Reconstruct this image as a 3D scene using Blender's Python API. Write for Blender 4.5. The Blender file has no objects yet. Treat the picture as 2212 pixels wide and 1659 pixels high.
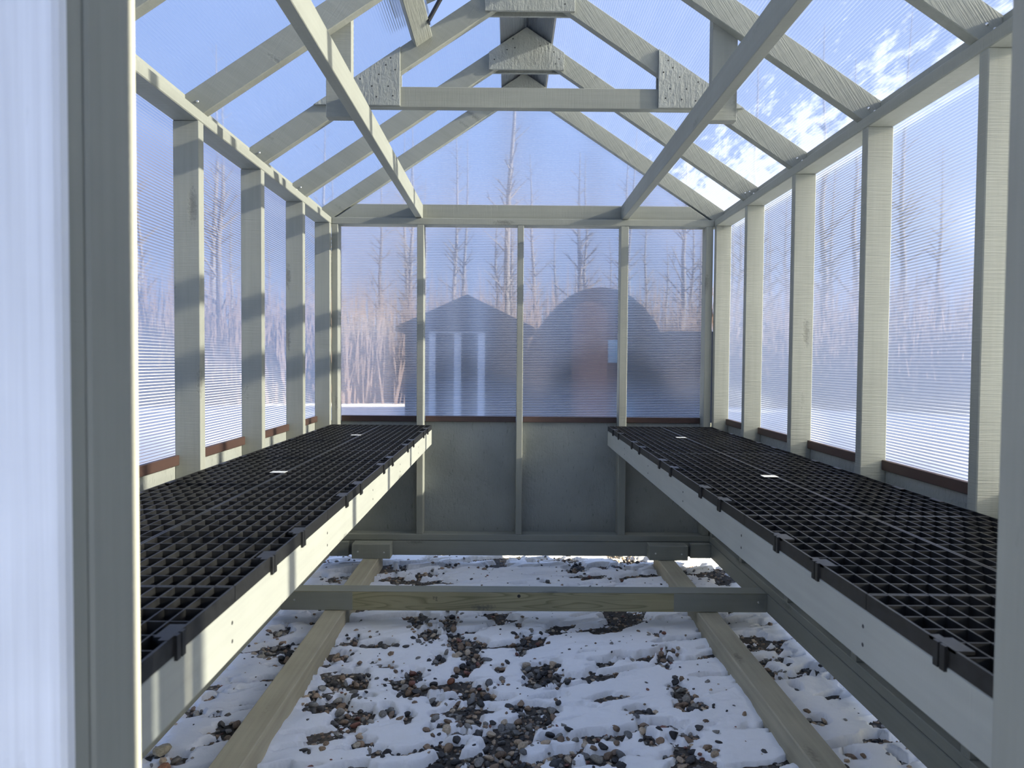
import bpy, bmesh, math, random
import numpy as np
from mathutils import Matrix, Vector, noise as mnoise
random.seed(7); rng = np.random.default_rng(11)
S = bpy.context.scene
COL = S.collection
H = 1.253                      # lens height above the gravel; "rel" heights below are measured from the lens

# ------------------------------------------------------------------ camera
cam_d = bpy.data.cameras.new('camera'); cam = bpy.data.objects.new('camera', cam_d); COL.objects.link(cam)
R = ((0.99996137, -0.00472172, 0.00741438), (0.00726411, -0.03108395, -0.99949038), (0.00494978, 0.99950562, -0.03104845))
M = Matrix(((R[0][0], -R[1][0], -R[2][0], 0.0), (R[0][1], -R[1][1], -R[2][1], 0.0), (R[0][2], -R[1][2], -R[2][2], H), (0, 0, 0, 1)))
cam.matrix_world = M
cam_d.sensor_width = 36.0; cam_d.lens = 1534.0 / 2212.0 * 36.0
cam_d.clip_start = 0.02; cam_d.clip_end = 300
cam_d.dof.use_dof = True; cam_d.dof.focus_distance = 2.9; cam_d.dof.aperture_fstop = 7.0
S.camera = cam

# ------------------------------------------------------------------ sky, sun, exposure
SUN = Vector((1.0, -0.152, 0.375)).normalized()
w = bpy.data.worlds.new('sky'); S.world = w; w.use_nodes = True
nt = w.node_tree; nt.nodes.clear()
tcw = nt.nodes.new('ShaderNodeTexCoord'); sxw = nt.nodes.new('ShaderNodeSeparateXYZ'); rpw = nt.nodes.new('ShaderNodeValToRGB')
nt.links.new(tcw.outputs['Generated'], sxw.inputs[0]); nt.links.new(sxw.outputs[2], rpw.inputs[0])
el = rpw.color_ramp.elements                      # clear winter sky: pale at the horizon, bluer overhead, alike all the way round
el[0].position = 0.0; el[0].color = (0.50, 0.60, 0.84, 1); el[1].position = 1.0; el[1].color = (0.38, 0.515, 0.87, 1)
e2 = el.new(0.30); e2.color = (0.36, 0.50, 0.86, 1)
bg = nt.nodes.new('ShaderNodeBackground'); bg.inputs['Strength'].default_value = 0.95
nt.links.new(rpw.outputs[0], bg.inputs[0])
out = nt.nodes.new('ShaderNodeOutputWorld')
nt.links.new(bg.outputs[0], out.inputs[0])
sd = bpy.data.lights.new('sun', 'SUN'); sd.energy = 23.0; sd.angle = math.radians(0.9); sd.color = (1.0, 0.90, 0.70)
so = bpy.data.objects.new('sun', sd); COL.objects.link(so)
so.rotation_mode = 'QUATERNION'; so.rotation_quaternion = SUN.to_track_quat('Z', 'Y'); so.location = SUN * 40
S.view_settings.view_transform = 'Standard'; S.view_settings.look = 'None'
S.view_settings.exposure = 0.28; S.view_settings.gamma = 1.0; S.view_settings.use_curve_mapping = False
try:
    S.cycles.max_bounces = 14; S.cycles.transparent_max_bounces = 24; S.cycles.sample_clamp_indirect = 4.0
    S.cycles.diffuse_bounces = 5; S.cycles.transmission_bounces = 12
except Exception: pass

# ------------------------------------------------------------------ node helpers / materials
def mat(name):
    m = bpy.data.materials.new(name); m.use_nodes = True
    return m, m.node_tree, m.node_tree.nodes['Principled BSDF']
def N(t, kind, **kw):
    n = t.nodes.new(kind)
    for k, v in kw.items():
        if k in n.inputs: n.inputs[k].default_value = v
        else: setattr(n, k, v)
    return n
def L(t, a, b): t.links.new(a, b)
def ramp(t, fac, stops, interp='LINEAR'):
    r = N(t, 'ShaderNodeValToRGB'); r.color_ramp.interpolation = interp
    e = r.color_ramp.elements
    while len(e) < len(stops): e.new(0.5)
    for el, (p, c) in zip(e, stops):
        el.position = p; el.color = c if len(c) == 4 else (*c, 1)
    L(t, fac, r.inputs[0]); return r.outputs[0]
def math_n(t, op, a, b=None, c=None):
    n = N(t, 'ShaderNodeMath'); n.operation = op
    for i, v in enumerate((a, b, c)):
        if v is None: continue
        if isinstance(v, (int, float)): n.inputs[i].default_value = v
        else: L(t, v, n.inputs[i])
    return n.outputs[0]
def mixc(t, fac, a, b, mode='MIX'):
    n = N(t, 'ShaderNodeMix'); n.data_type = 'RGBA'; n.blend_type = mode
    if isinstance(fac, (int, float)): n.inputs[0].default_value = fac
    else: L(t, fac, n.inputs[0])
    for i, v in ((6, a), (7, b)):
        if isinstance(v, tuple): n.inputs[i].default_value = (*v, 1) if len(v) == 3 else v
        else: L(t, v, n.inputs[i])
    return n.outputs[2]
def local_coords(t, scale, rnd=True):
    tc = N(t, 'ShaderNodeTexCoord'); mp = N(t, 'ShaderNodeMapping'); mp.inputs['Scale'].default_value = scale
    src = tc.outputs['Object']
    if rnd:
        oi = N(t, 'ShaderNodeObjectInfo'); vm = N(t, 'ShaderNodeVectorMath'); vm.operation = 'SCALE'
        vm.inputs[0].default_value = (37.0, 53.0, 71.0); L(t, oi.outputs['Random'], vm.inputs['Scale'])
        ad = N(t, 'ShaderNodeVectorMath'); ad.operation = 'ADD'; L(t, src, ad.inputs[0]); L(t, vm.outputs[0], ad.inputs[1])
        src = ad.outputs[0]
    L(t, src, mp.inputs['Vector']); return mp.outputs[0], src

def wood(name, base, var=0.10, saw=0.5, knots=1.0, rough=0.72, grain=None, gs=46):
    m, t, p = mat(name)
    gv, raw = local_coords(t, (2.2, gs, gs))
    g = N(t, 'ShaderNodeTexNoise', Scale=1.0, Detail=5.0, Roughness=0.6); L(t, gv, g.inputs['Vector'])
    bl = N(t, 'ShaderNodeTexNoise', Scale=5.0, Detail=4.0); L(t, raw, bl.inputs['Vector'])
    c0 = tuple(x * (1 - var) for x in base); c1 = tuple(min(1, x * (1 + var)) for x in base)
    f = math_n(t, 'ADD', math_n(t, 'MULTIPLY', g.outputs[0], 0.55), math_n(t, 'MULTIPLY', bl.outputs[0], 0.45))
    col = ramp(t, f, [(0.3, c0), (0.7, c1)])
    if grain:   # bare timber: cathedral figure
        mp = N(t, 'ShaderNodeMapping'); mp.inputs['Scale'].default_value = (1.6, 20, 14); L(t, raw, mp.inputs['Vector'])
        wv = N(t, 'ShaderNodeTexNoise', Scale=1.0, Detail=1.0, Distortion=0.4); L(t, mp.outputs[0], wv.inputs['Vector'])
        rings = math_n(t, 'FRACT', math_n(t, 'MULTIPLY', wv.outputs[0], 13.0))
        rr = ramp(t, rings, [(0.0, (0, 0, 0)), (0.55, (0.1, 0.1, 0.1)), (0.9, (1, 1, 1)), (1.0, (0, 0, 0))])
        col = mixc(t, math_n(t, 'MULTIPLY', rr, 0.75), col, grain)
    # knots and scuffs, where paint did not take
    kv, _ = local_coords(t, (3.2, 13, 13))
    vo = N(t, 'ShaderNodeTexVoronoi', Scale=1.0, Randomness=1.0); L(t, kv, vo.inputs['Vector'])
    kn = N(t, 'ShaderNodeTexNoise', Scale=90.0, Detail=3.0); L(t, raw, kn.inputs['Vector'])
    kd = math_n(t, 'ADD', vo.outputs['Distance'], math_n(t, 'MULTIPLY', math_n(t, 'SUBTRACT', kn.outputs[0], 0.5), 0.35))
    sep = N(t, 'ShaderNodeSeparateColor'); L(t, vo.outputs['Color'], sep.inputs[0])
    pick = math_n(t, 'GREATER_THAN', sep.outputs[0], 0.60)
    kf = math_n(t, 'MULTIPLY', ramp(t, kd, [(0.05, (1, 1, 1)), (0.22, (0, 0, 0))]), pick)
    col = mixc(t, math_n(t, 'MULTIPLY', kf, 0.62 * knots), col, (0.10, 0.10, 0.09))
    sv, _ = local_coords(t, (8, 90, 90))
    sc = N(t, 'ShaderNodeTexNoise', Scale=1.0, Detail=6.0, Roughness=0.75); L(t, sv, sc.inputs['Vector'])
    scm = math_n(t, 'MULTIPLY', ramp(t, sc.outputs[0], [(0.64, (0, 0, 0)), (0.74, (1, 1, 1))]), ramp(t, bl.outputs[0], [(0.5, (0, 0, 0)), (0.66, (1, 1, 1))]))
    col = mixc(t, math_n(t, 'MULTIPLY', scm, 0.6), col, tuple(x * 0.35 for x in base))
    L(t, col, p.inputs['Base Color'])
    # rough-sawn relief: slightly slanted saw strokes across the board
    rot = N(t, 'ShaderNodeMapping'); rot.inputs['Rotation'].default_value = (0.0, 0.25, 0.25); rot.inputs['Scale'].default_value = (260, 9, 9); L(t, raw, rot.inputs['Vector'])
    sw = N(t, 'ShaderNodeTexNoise', Scale=1.0, Detail=2.0); L(t, rot.outputs[0], sw.inputs['Vector'])
    hgt = math_n(t, 'ADD', math_n(t, 'MULTIPLY', sw.outputs[0], saw), math_n(t, 'MULTIPLY', g.outputs[0], 0.5))
    hgt = math_n(t, 'SUBTRACT', hgt, math_n(t, 'MULTIPLY', kf, 0.8))
    b = N(t, 'ShaderNodeBump', Strength=0.55, Distance=0.0016); L(t, hgt, b.inputs['Height']); L(t, b.outputs[0], p.inputs['Normal'])
    p.inputs['Roughness'].default_value = rough; p.inputs['Specular IOR Level'].default_value = 0.3
    return m
PAINT = wood('painted_pine', (0.232, 0.242, 0.212))
PAINT_SAWN = wood('painted_rough_sawn_pine', (0.232, 0.242, 0.212), saw=1.6)
PAINT_BENCH = wood('bench_paint', (0.34, 0.352, 0.315), saw=0.5, knots=1.3)
TREATED = wood('treated_timber', (0.34, 0.31, 0.19), var=0.16, knots=1.2, grain=(0.17, 0.165, 0.085), rough=0.8)
WEATHERED = wood('weathered_skid_timber', (0.38, 0.355, 0.27), var=0.2, saw=0.9, knots=1.0, rough=0.85)
TRIM = wood('primed_trim_board', (0.62, 0.65, 0.68), var=0.16, saw=0.2, knots=0.35, gs=120)
EDGE = wood('painted_jamb', (0.232, 0.242, 0.212), saw=0.3, knots=0.9)

def osb(name, base):
    m, t, p = mat(name)
    v1, raw = local_coords(t, (1, 1, 1))
    vo = N(t, 'ShaderNodeTexVoronoi', Scale=38.0); vo.distance = 'CHEBYCHEV'
    wr = N(t, 'ShaderNodeTexNoise', Scale=30.0, Detail=2.0); L(t, raw, wr.inputs['Vector'])
    ad = N(t, 'ShaderNodeMix'); ad.data_type = 'VECTOR'; ad.inputs[0].default_value = 0.06; L(t, raw, ad.inputs[4]); L(t, wr.outputs['Color'], ad.inputs[5])
    L(t, ad.outputs[1], vo.inputs['Vector'])
    st = N(t, 'ShaderNodeMapping'); st.inputs['Scale'].default_value = (60, 60, 14); st.inputs['Rotation'].default_value = (0.5, 0.6, 0.3); L(t, raw, st.inputs['Vector'])
    s1 = N(t, 'ShaderNodeTexNoise', Scale=1.5, Detail=4.0, Roughness=0.7); L(t, st.outputs[0], s1.inputs['Vector'])
    big = N(t, 'ShaderNodeTexNoise', Scale=4.0, Detail=3.0); L(t, raw, big.inputs['Vector'])
    col = ramp(t, big.outputs[0], [(0.35, tuple(x * 0.9 for x in base)), (0.65, tuple(x * 1.08 for x in base))])
    dk = ramp(t, s1.outputs[0], [(0.30, (1, 1, 1)), (0.40, (0, 0, 0))])
    col = mixc(t, math_n(t, 'MULTIPLY', dk, 0.62), col, tuple(x * 0.45 for x in base))
    L(t, col, p.inputs['Base Color'])
    hgt = math_n(t, 'ADD', s1.outputs[0], math_n(t, 'MULTIPLY', vo.outputs['Distance'], 0.6))
    b = N(t, 'ShaderNodeBump', Strength=1.0, Distance=0.003); L(t, hgt, b.inputs['Height']); L(t, b.outputs[0], p.inputs['Normal'])
    p.inputs['Roughness'].default_value = 0.6; p.inputs['Specular IOR Level'].default_value = 0.35
    return m
OSB = osb('painted_strand_board', (0.25, 0.264, 0.243))

def plain(name, col, rough=0.5, metal=0.0, noise=0.15, scale=30.0, spec=0.5):
    m, t, p = mat(name)
    _, raw = local_coords(t, (1, 1, 1))
    n = N(t, 'ShaderNodeTexNoise', Scale=scale, Detail=4.0); L(t, raw, n.inputs['Vector'])
    L(t, ramp(t, n.outputs[0], [(0.3, tuple(x * (1 - noise) for x in col)), (0.7, tuple(x * (1 + noise) for x in col))]), p.inputs['Base Color'])
    p.inputs['Roughness'].default_value = rough; p.inputs['Metallic'].default_value = metal; p.inputs['Specular IOR Level'].default_value = spec
    return m
BROWN = plain('brown_flashing', (0.050, 0.028, 0.022), 0.45, noise=0.1)
BLACKP = plain('black_grate_plastic', (0.011, 0.0115, 0.012), 0.40, noise=0.5, scale=60, spec=0.35)
LABEL = plain('white_label', (0.55, 0.55, 0.52), 0.6, noise=0.3, scale=120)
STEEL = plain('zinc_steel', (0.62, 0.62, 0.60), 0.32, 1.0)
DARKHOLE = plain('dark_nail_hole', (0.03, 0.03, 0.03), 0.9)
BLACKM = plain('black_strut', (0.012, 0.012, 0.013), 0.3)
CAPM = plain('grey_ridge_metal', (0.20, 0.21, 0.21), 0.5)
INK = plain('stamp_ink', (0.02, 0.018, 0.015), 0.8)

def poly(name, frost=False, axis_pitch=0.010):
    """inner skin of the twin-wall sheet: partly see-through, partly smeared across the flutes, slightly milky"""
    m, t, p = mat(name); t.nodes.remove(p)
    o = [n for n in t.nodes if n.type == 'OUTPUT_MATERIAL'][0]
    tc = N(t, 'ShaderNodeTexCoord'); sx = N(t, 'ShaderNodeSeparateXYZ'); L(t, tc.outputs['Object'], sx.inputs[0])
    ph = math_n(t, 'MULTIPLY', sx.outputs[2], 2 * math.pi / axis_pitch)
    nz = N(t, 'ShaderNodeTexNoise', Scale=6.0, Detail=2.0); L(t, tc.outputs['Object'], nz.inputs['Vector'])
    tilt = math_n(t, 'MULTIPLY', math_n(t, 'SINE', ph), 1.3)
    cb = N(t, 'ShaderNodeCombineXYZ'); L(t, tilt, cb.inputs[2])
    vt = N(t, 'ShaderNodeVectorTransform'); vt.vector_type = 'VECTOR'; vt.convert_from = 'OBJECT'; vt.convert_to = 'WORLD'; L(t, cb.outputs[0], vt.inputs[0])
    ge = N(t, 'ShaderNodeNewGeometry'); ad = N(t, 'ShaderNodeVectorMath'); ad.operation = 'ADD'; L(t, ge.outputs['Normal'], ad.inputs[0]); L(t, vt.outputs[0], ad.inputs[1])
    nm = N(t, 'ShaderNodeVectorMath'); nm.operation = 'NORMALIZE'; L(t, ad.outputs[0], nm.inputs[0])
    tr = N(t, 'ShaderNodeBsdfTransparent'); tr.inputs[0].default_value = (0.94, 0.965, 1, 1)
    rf = N(t, 'ShaderNodeBsdfRefraction', IOR=1.17, Roughness=0.30); rf.inputs[0].default_value = (0.94, 0.965, 1, 1); L(t, nm.outputs[0], rf.inputs['Normal'])
    tl = N(t, 'ShaderNodeBsdfTranslucent'); tl.inputs[0].default_value = (0.90, 0.93, 1.0, 1)
    gl = N(t, 'ShaderNodeBsdfGlossy', Roughness=0.30); gl.inputs[0].default_value = (1, 1, 1, 1)
    a = N(t, 'ShaderNodeMixShader'); a.inputs[0].default_value = 0.64; L(t, tr.outputs[0], a.inputs[1]); L(t, rf.outputs[0], a.inputs[2])
    # milky share: more where the web meets the skin
    wm = math_n(t, 'POWER', math_n(t, 'MULTIPLY', math_n(t, 'ADD', math_n(t, 'COSINE', ph), 1.0), 0.5), 5.0)
    sp = N(t, 'ShaderNodeTexNoise', Scale=220.0, Detail=1.0); L(t, tc.outputs['Object'], sp.inputs['Vector'])
    speck = ramp(t, sp.outputs[0], [(0.68, (0, 0, 0)), (0.74, (1, 1, 1))])
    milk = math_n(t, 'ADD', math_n(t, 'ADD', 0.010, math_n(t, 'MULTIPLY', wm, 0.03)), math_n(t, 'MULTIPLY', speck, 0.02))
    if frost:
        mp = N(t, 'ShaderNodeMapping'); mp.inputs['Scale'].default_value = (1.7, 1, 7.0); L(t, tc.outputs['Object'], mp.inputs['Vector'])
        fn = N(t, 'ShaderNodeTexNoise', Scale=2.2, Detail=7.0, Roughness=0.68); L(t, mp.outputs[0], fn.inputs['Vector'])
        sy = N(t, 'ShaderNodeSeparateXYZ'); L(t, ge.outputs['Position'], sy.inputs[0])      # rime is thicker towards the back of the roof
        low = math_n(t, 'SUBTRACT', fn.outputs[0], math_n(t, 'MULTIPLY', sx.outputs[2], 0.46))
        low = math_n(t, 'ADD', low, math_n(t, 'MULTIPLY', math_n(t, 'SUBTRACT', sy.outputs[1], 2.9), 0.085))
        fm = ramp(t, low, [(0.33, (0, 0, 0)), (0.44, (1, 1, 1))])
        milk = math_n(t, 'ADD', milk, math_n(t, 'MULTIPLY', fm, 0.095))
    b = N(t, 'ShaderNodeMixShader'); L(t, milk, b.inputs[0]); L(t, a.outputs[0], b.inputs[1]); L(t, tl.outputs[0], b.inputs[2])
    c = N(t, 'ShaderNodeMixShader'); c.inputs[0].default_value = 0.06; L(t, b.outputs[0], c.inputs[1]); L(t, gl.outputs[0], c.inputs[2])
    L(t, c.outputs[0], o.inputs['Surface'])
    return m
def skin_clear():
    m, t, p = mat('polycarbonate_outer_skin'); t.nodes.remove(p)
    o = [n for n in t.nodes if n.type == 'OUTPUT_MATERIAL'][0]
    tr = N(t, 'ShaderNodeBsdfTransparent'); tr.inputs[0].default_value = (0.97, 0.98, 1, 1)
    gl = N(t, 'ShaderNodeBsdfGlossy', Roughness=0.15)
    mx = N(t, 'ShaderNodeMixShader'); mx.inputs[0].default_value = 0.05; L(t, tr.outputs[0], mx.inputs[1]); L(t, gl.outputs[0], mx.inputs[2])
    L(t, mx.outputs[0], o.inputs['Surface']); return m
def web_mat():
    m, t, p = mat('polycarbonate_web'); t.nodes.remove(p)
    o = [n for n in t.nodes if n.type == 'OUTPUT_MATERIAL'][0]
    tr = N(t, 'ShaderNodeBsdfTransparent'); tr.inputs[0].default_value = (0.93, 0.96, 1, 1)
    tl = N(t, 'ShaderNodeBsdfTranslucent'); tl.inputs[0].default_value = (0.85, 0.9, 1, 1)
    mx = N(t, 'ShaderNodeMixShader'); mx.inputs[0].default_value = 0.035; L(t, tr.outputs[0], mx.inputs[1]); L(t, tl.outputs[0], mx.inputs[2])
    L(t, mx.outputs[0], o.inputs['Surface']); return m
POLY = poly('polycarbonate_inner_skin'); POLYF = poly('polycarbonate_inner_skin_frosted', True); SKIN = skin_clear(); WEB = web_mat()

def snow_mat(name, col=(0.965, 0.967, 0.97)):
    m, t, p = mat(name)
    ge = N(t, 'ShaderNodeNewGeometry')
    n1 = N(t, 'ShaderNodeTexNoise', Scale=55.0, Detail=6.0, Roughness=0.65); L(t, ge.outputs['Position'], n1.inputs['Vector'])
    n2 = N(t, 'ShaderNodeTexNoise', Scale=420.0, Detail=2.0); L(t, ge.outputs['Position'], n2.inputs['Vector'])
    L(t, ramp(t, n1.outputs[0], [(0.3, tuple(x * 0.97 for x in col)), (0.6, col)]), p.inputs['Base Color'])
    b = N(t, 'ShaderNodeBump', Strength=0.5, Distance=0.005); L(t, math_n(t, 'ADD', n1.outputs[0], math_n(t, 'MULTIPLY', n2.outputs[0], 0.25)), b.inputs['Height']); L(t, b.outputs[0], p.inputs['Normal'])
    p.inputs['Roughness'].default_value = 0.75; p.inputs['Specular IOR Level'].default_value = 0.25
    return m
SNOW = snow_mat('snow')
def stone_mat(attr):
    m, t, p = mat('gravel_stone' if not attr else 'gravel_bed_stone')
    if attr:
        a = N(t, 'ShaderNodeAttribute'); a.attribute_name = 'tone'; base = a.outputs['Color']
    else:
        oi = N(t, 'ShaderNodeObjectInfo'); base = oi.outputs['Color']
    ge = N(t, 'ShaderNodeNewGeometry')
    n1 = N(t, 'ShaderNodeTexNoise', Scale=160.0, Detail=6.0, Roughness=0.7); L(t, ge.outputs['Position'], n1.inputs['Vector'])
    f = ramp(t, n1.outputs[0], [(0.3, (0.55, 0.55, 0.55)), (0.7, (1.35, 1.35, 1.35))])
    L(t, mixc(t, 1.0, base, f, 'MULTIPLY'), p.inputs['Base Color'])
    b = N(t, 'ShaderNodeBump', Strength=0.5, Distance=0.002); L(t, n1.outputs[0], b.inputs['Height']); L(t, b.outputs[0], p.inputs['Normal'])
    p.inputs['Roughness'].default_value = 0.62
    return m
STONE = stone_mat(False); STONEBED = stone_mat(True)
GRAVEL = plain('gravel_floor', (0.055, 0.048, 0.040), 0.85, noise=0.6, scale=120)
BARK = plain('bark', (0.13, 0.12, 0.125), 0.9, noise=0.4, scale=12)
SHEDDARK = plain('dark_shed_siding', (0.035, 0.04, 0.05), 0.7, noise=0.2, scale=8)
SHEDBROWN = plain('brown_shed_siding', (0.20, 0.105, 0.075), 0.7, noise=0.25, scale=8)
SHEDROOF = plain('dark_shingle', (0.03, 0.033, 0.042), 0.8, noise=0.3, scale=10)
NEEDLE = plain('spruce_needles', (0.022, 0.035, 0.024), 0.9, noise=0.4, scale=6)
WHITE = plain('white_trim', (0.75, 0.78, 0.82), 0.5, noise=0.05)
TEAL = plain('pale_blue_sign_board', (0.28, 0.50, 0.62), 0.5, noise=0.1)
GLASSD = plain('dark_glass', (0.03, 0.04, 0.055), 0.1, noise=0.1)

# ------------------------------------------------------------------ object helpers
WM = {}
def empty(name, loc, label=None, cat=None, group=None, kind=None):
    o = bpy.data.objects.new(name, None); COL.objects.link(o); o.empty_display_size = 0.1
    o.location = loc; WM[o.name] = Matrix.Translation(Vector(loc)); tag(o, label, cat, group, kind); return o
def tag(o, label=None, cat=None, group=None, kind=None):
    if label: o['label'] = label
    if cat: o['category'] = cat
    if group: o['group'] = group
    if kind: o['kind'] = kind
    return o
def link(name, me, Mw, parent=None):
    o = bpy.data.objects.new(name, me); COL.objects.link(o); WM[o.name] = Mw
    if parent is not None:
        o.parent = parent; o.matrix_basis = WM[parent.name].inverted() @ Mw
    else: o.matrix_basis = Mw
    return o
def mesh(name, vs, fs, m, smooth=False):
    me = bpy.data.meshes.new(name); me.from_pydata([tuple(v) for v in vs], [], fs); me.update()
    for mm in (m if isinstance(m, (list, tuple)) else [m]): me.materials.append(mm)
    if smooth:
        for p in me.polygons: p.use_smooth = True
    return me
_cache = {}
def box_mesh(lx, ly, lz, m, bev):
    key = (round(lx, 4), round(ly, 4), round(lz, 4), m.name, bev)
    if key in _cache: return _cache[key]
    bm = bmesh.new(); bmesh.ops.create_cube(bm, size=1.0)
    for v in bm.verts: v.co = Vector((v.co.x * lx, v.co.y * ly, v.co.z * lz))
    if bev: bmesh.ops.bevel(bm, geom=list(bm.edges), offset=bev, segments=1, affect='EDGES', profile=0.5)
    me = bpy.data.meshes.new('box'); bm.to_mesh(me); bm.free(); me.materials.append(m)
    _cache[key] = me; return me
def basis(ax):   # local X along the longest world axis
    return {'x': Matrix.Identity(4), 'y': Matrix(((0, -1, 0, 0), (1, 0, 0, 0), (0, 0, 1, 0), (0, 0, 0, 1))),
            'z': Matrix(((0, 0, -1, 0), (0, 1, 0, 0), (1, 0, 0, 0), (0, 0, 0, 1)))}[ax]
def box(name, x0, x1, y0, y1, z0, z1, m=None, parent=None, bev=0.0022):
    """axis-aligned board; z is given relative to the lens height"""
    m = m or PAINT
    d = (x1 - x0, y1 - y0, z1 - z0); ax = 'xyz'[d.index(max(d))]
    dims = {'x': d, 'y': (d[1], d[0], d[2]), 'z': (d[2], d[1], d[0])}[ax]
    me = box_mesh(*dims, m, min(bev, min(d) * 0.3))
    Mw = Matrix.Translation(((x0 + x1) / 2, (y0 + y1) / 2, (z0 + z1) / 2 + H)) @ basis(ax)
    return link(name, me, Mw, parent)
def prism_xz(name, poly2, y0, y1, m, parent, ang=0.0, bev=0.0018):
    """polygon in x,z (rel heights, counter-clockwise seen from -y) pushed along y; local X turned by ang"""
    ox = sum(p[0] for p in poly2) / len(poly2); oz = sum(p[1] for p in poly2) / len(poly2); oy = (y0 + y1) / 2
    Rm = Matrix.Rotation(-ang, 4, 'Y'); Ri = Rm.inverted()
    bm = bmesh.new()
    f0 = [bm.verts.new(Ri @ Vector((x - ox, y0 - oy, z - oz))) for x, z in poly2]
    f1 = [bm.verts.new(Ri @ Vector((x - ox, y1 - oy, z - oz))) for x, z in poly2]
    bm.faces.new(f0); bm.faces.new(list(reversed(f1)))
    n = len(poly2)
    for i in range(n): bm.faces.new((f0[(i + 1) % n], f0[i], f1[i], f1[(i + 1) % n]))
    bmesh.ops.recalc_face_normals(bm, faces=list(bm.faces))
    if bev: bmesh.ops.bevel(bm, geom=list(bm.edges), offset=bev, segments=1, affect='EDGES')
    me = bpy.data.meshes.new(name); bm.to_mesh(me); bm.free(); me.materials.append(m)
    return link(name, me, Matrix.Translation((ox, oy, oz + H)) @ Rm, parent)
def multi_box(name, boxes, m, origin, parent=None):
    """several small boxes joined in one mesh, rel heights"""
    vs, fs = [], []
    for (x0, x1, y0, y1, z0, z1) in boxes:
        b = len(vs)
        vs += [(x - origin[0], y - origin[1], z - origin[2]) for z in (z0, z1) for y in (y0, y1) for x in (x0, x1)]
        fs += [tuple(b + i for i in f) for f in ((0, 2, 3, 1), (4, 5, 7, 6), (0, 1, 5, 4), (2, 6, 7, 3), (0, 4, 6, 2), (1, 3, 7, 5))]
    return link(name, mesh(name, vs, fs, m), Matrix.Translation((origin[0], origin[1], origin[2] + H)), parent)
def cyl_mesh(name, r, l, m, seg=12, r2=None):
    bm = bmesh.new(); bmesh.ops.create_cone(bm, cap_ends=True, segments=seg, radius1=r, radius2=r if r2 is None else r2, depth=l)
    me = bpy.data.meshes.new(name); bm.to_mesh(me); bm.free(); me.materials.append(m); return me
def dome_mesh(r, h, m, seg=10):   # round nail / screw head, axis +z
    vs = [(r * math.cos(a), r * math.sin(a), 0) for a in [2 * math.pi * i / seg for i in range(seg)]]
    vs += [(0.75 * r * math.cos(a), 0.75 * r * math.sin(a), h * 0.75) for a in [2 * math.pi * i / seg for i in range(seg)]] + [(0, 0, h)]
    fs = [(i, (i + 1) % seg, seg + (i + 1) % seg, seg + i) for i in range(seg)] + [(seg + i, seg + (i + 1) % seg, 2 * seg) for i in range(seg)]
    return mesh('head', vs, fs, m, True)
NAIL = dome_mesh(0.0052, 0.003, STEEL); SCREW = dome_mesh(0.0055, 0.0022, STEEL); HOLE = dome_mesh(0.0036, 0.0008, DARKHOLE)
def axis_M(p, d):
    return Matrix.Translation((p[0], p[1], p[2] + H)) @ Vector(d).to_track_quat('Z', 'Y').to_matrix().to_4x4()
def head(name, me, p, d, parent): return link(name, me, axis_M(p, d), parent)

def pane(name, pts, n, v, parent, thick=0.008, pitch=0.010, inner=None):
    """fluted twin-wall sheet: pts = inner outline (rel heights), n outward normal, v across the flutes"""
    n = Vector(n).normalized(); v = Vector(v).normalized(); u = n.cross(v).normalized()
    P = [Vector((p[0], p[1], p[2] + H)) for p in pts]; o = min(P, key=lambda q: q.dot(v))
    loc = [((q - o).dot(u), (q - o).dot(v)) for q in P]
    area = sum(loc[i][0] * loc[(i + 1) % len(loc)][1] - loc[(i + 1) % len(loc)][0] * loc[i][1] for i in range(len(loc)))
    if area < 0: loc = loc[::-1]
    k = len(loc)
    vs = [(a, 0, b) for a, b in loc] + [(a, thick, b) for a, b in loc]
    fs = [tuple(range(k)), tuple(reversed(range(k, 2 * k)))] + [(i, i + k, (i + 1) % k + k, (i + 1) % k) for i in range(k)]
    me = mesh(name, vs, fs, [inner or POLY, SKIN])
    for i, pl in enumerate(me.polygons): pl.material_index = 0 if i == 0 else 1
    Mw = Matrix(((u.x, n.x, v.x, o.x), (u.y, n.y, v.y, o.y), (u.z, n.z, v.z, o.z), (0, 0, 0, 1)))
    ob = link(name, me, Mw, parent)
    wv, wf = [], []; b0 = min(b for a, b in loc); b1 = max(b for a, b in loc); q = b0 + pitch
    while q < b1 - 0.002:
        xs = []
        for i in range(k):
            (a1, c1), (a2, c2) = loc[i], loc[(i + 1) % k]
            if (c1 - q) * (c2 - q) < 0: xs.append(a1 + (a2 - a1) * (q - c1) / (c2 - c1))
        if len(xs) == 2:
            b = len(wv); wv += [(xs[0], 0.0006, q), (xs[1], 0.0006, q), (xs[1], thick - 0.0006, q), (xs[0], thick - 0.0006, q)]; wf.append((b, b + 1, b + 2, b + 3))
        q += pitch
    wo = link('flutes', mesh('flutes', wv, wf, WEB), Mw, ob); wo['kind'] = 'stuff'
    return ob
# ------------------------------------------------------------------ measurements (metres; heights relative to the lens)
XL, XR, CX = -1.055, 1.216, 0.0805
D, T = 0.089, 0.038
XLo, XRo = XL - D, XR + D
YB, YBo, YF, YFo = 4.234, 4.323, 0.754, 0.666
ZS0, ZS1 = -1.075, -1.037          # sill plate
ZR0 = -1.164                        # underside of rim
ZP0, ZP1 = 0.810, 0.849             # top plate
ZW = -0.361                         # top of the solid lower wall on the sides
K = [1.217 + 0.6096 * i for i in range(5)]           # near faces of the side studs 1.217 .. 3.655
RY = [1.269 + 0.6096 * i for i in range(5)] + [4.285]  # near faces of the rafters (front ones are overhead, out of view)
SL = 2.0 / 3.0; ANG = math.atan(SL)
def zr(x): return 1.720 - SL * abs(x - CX)

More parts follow.
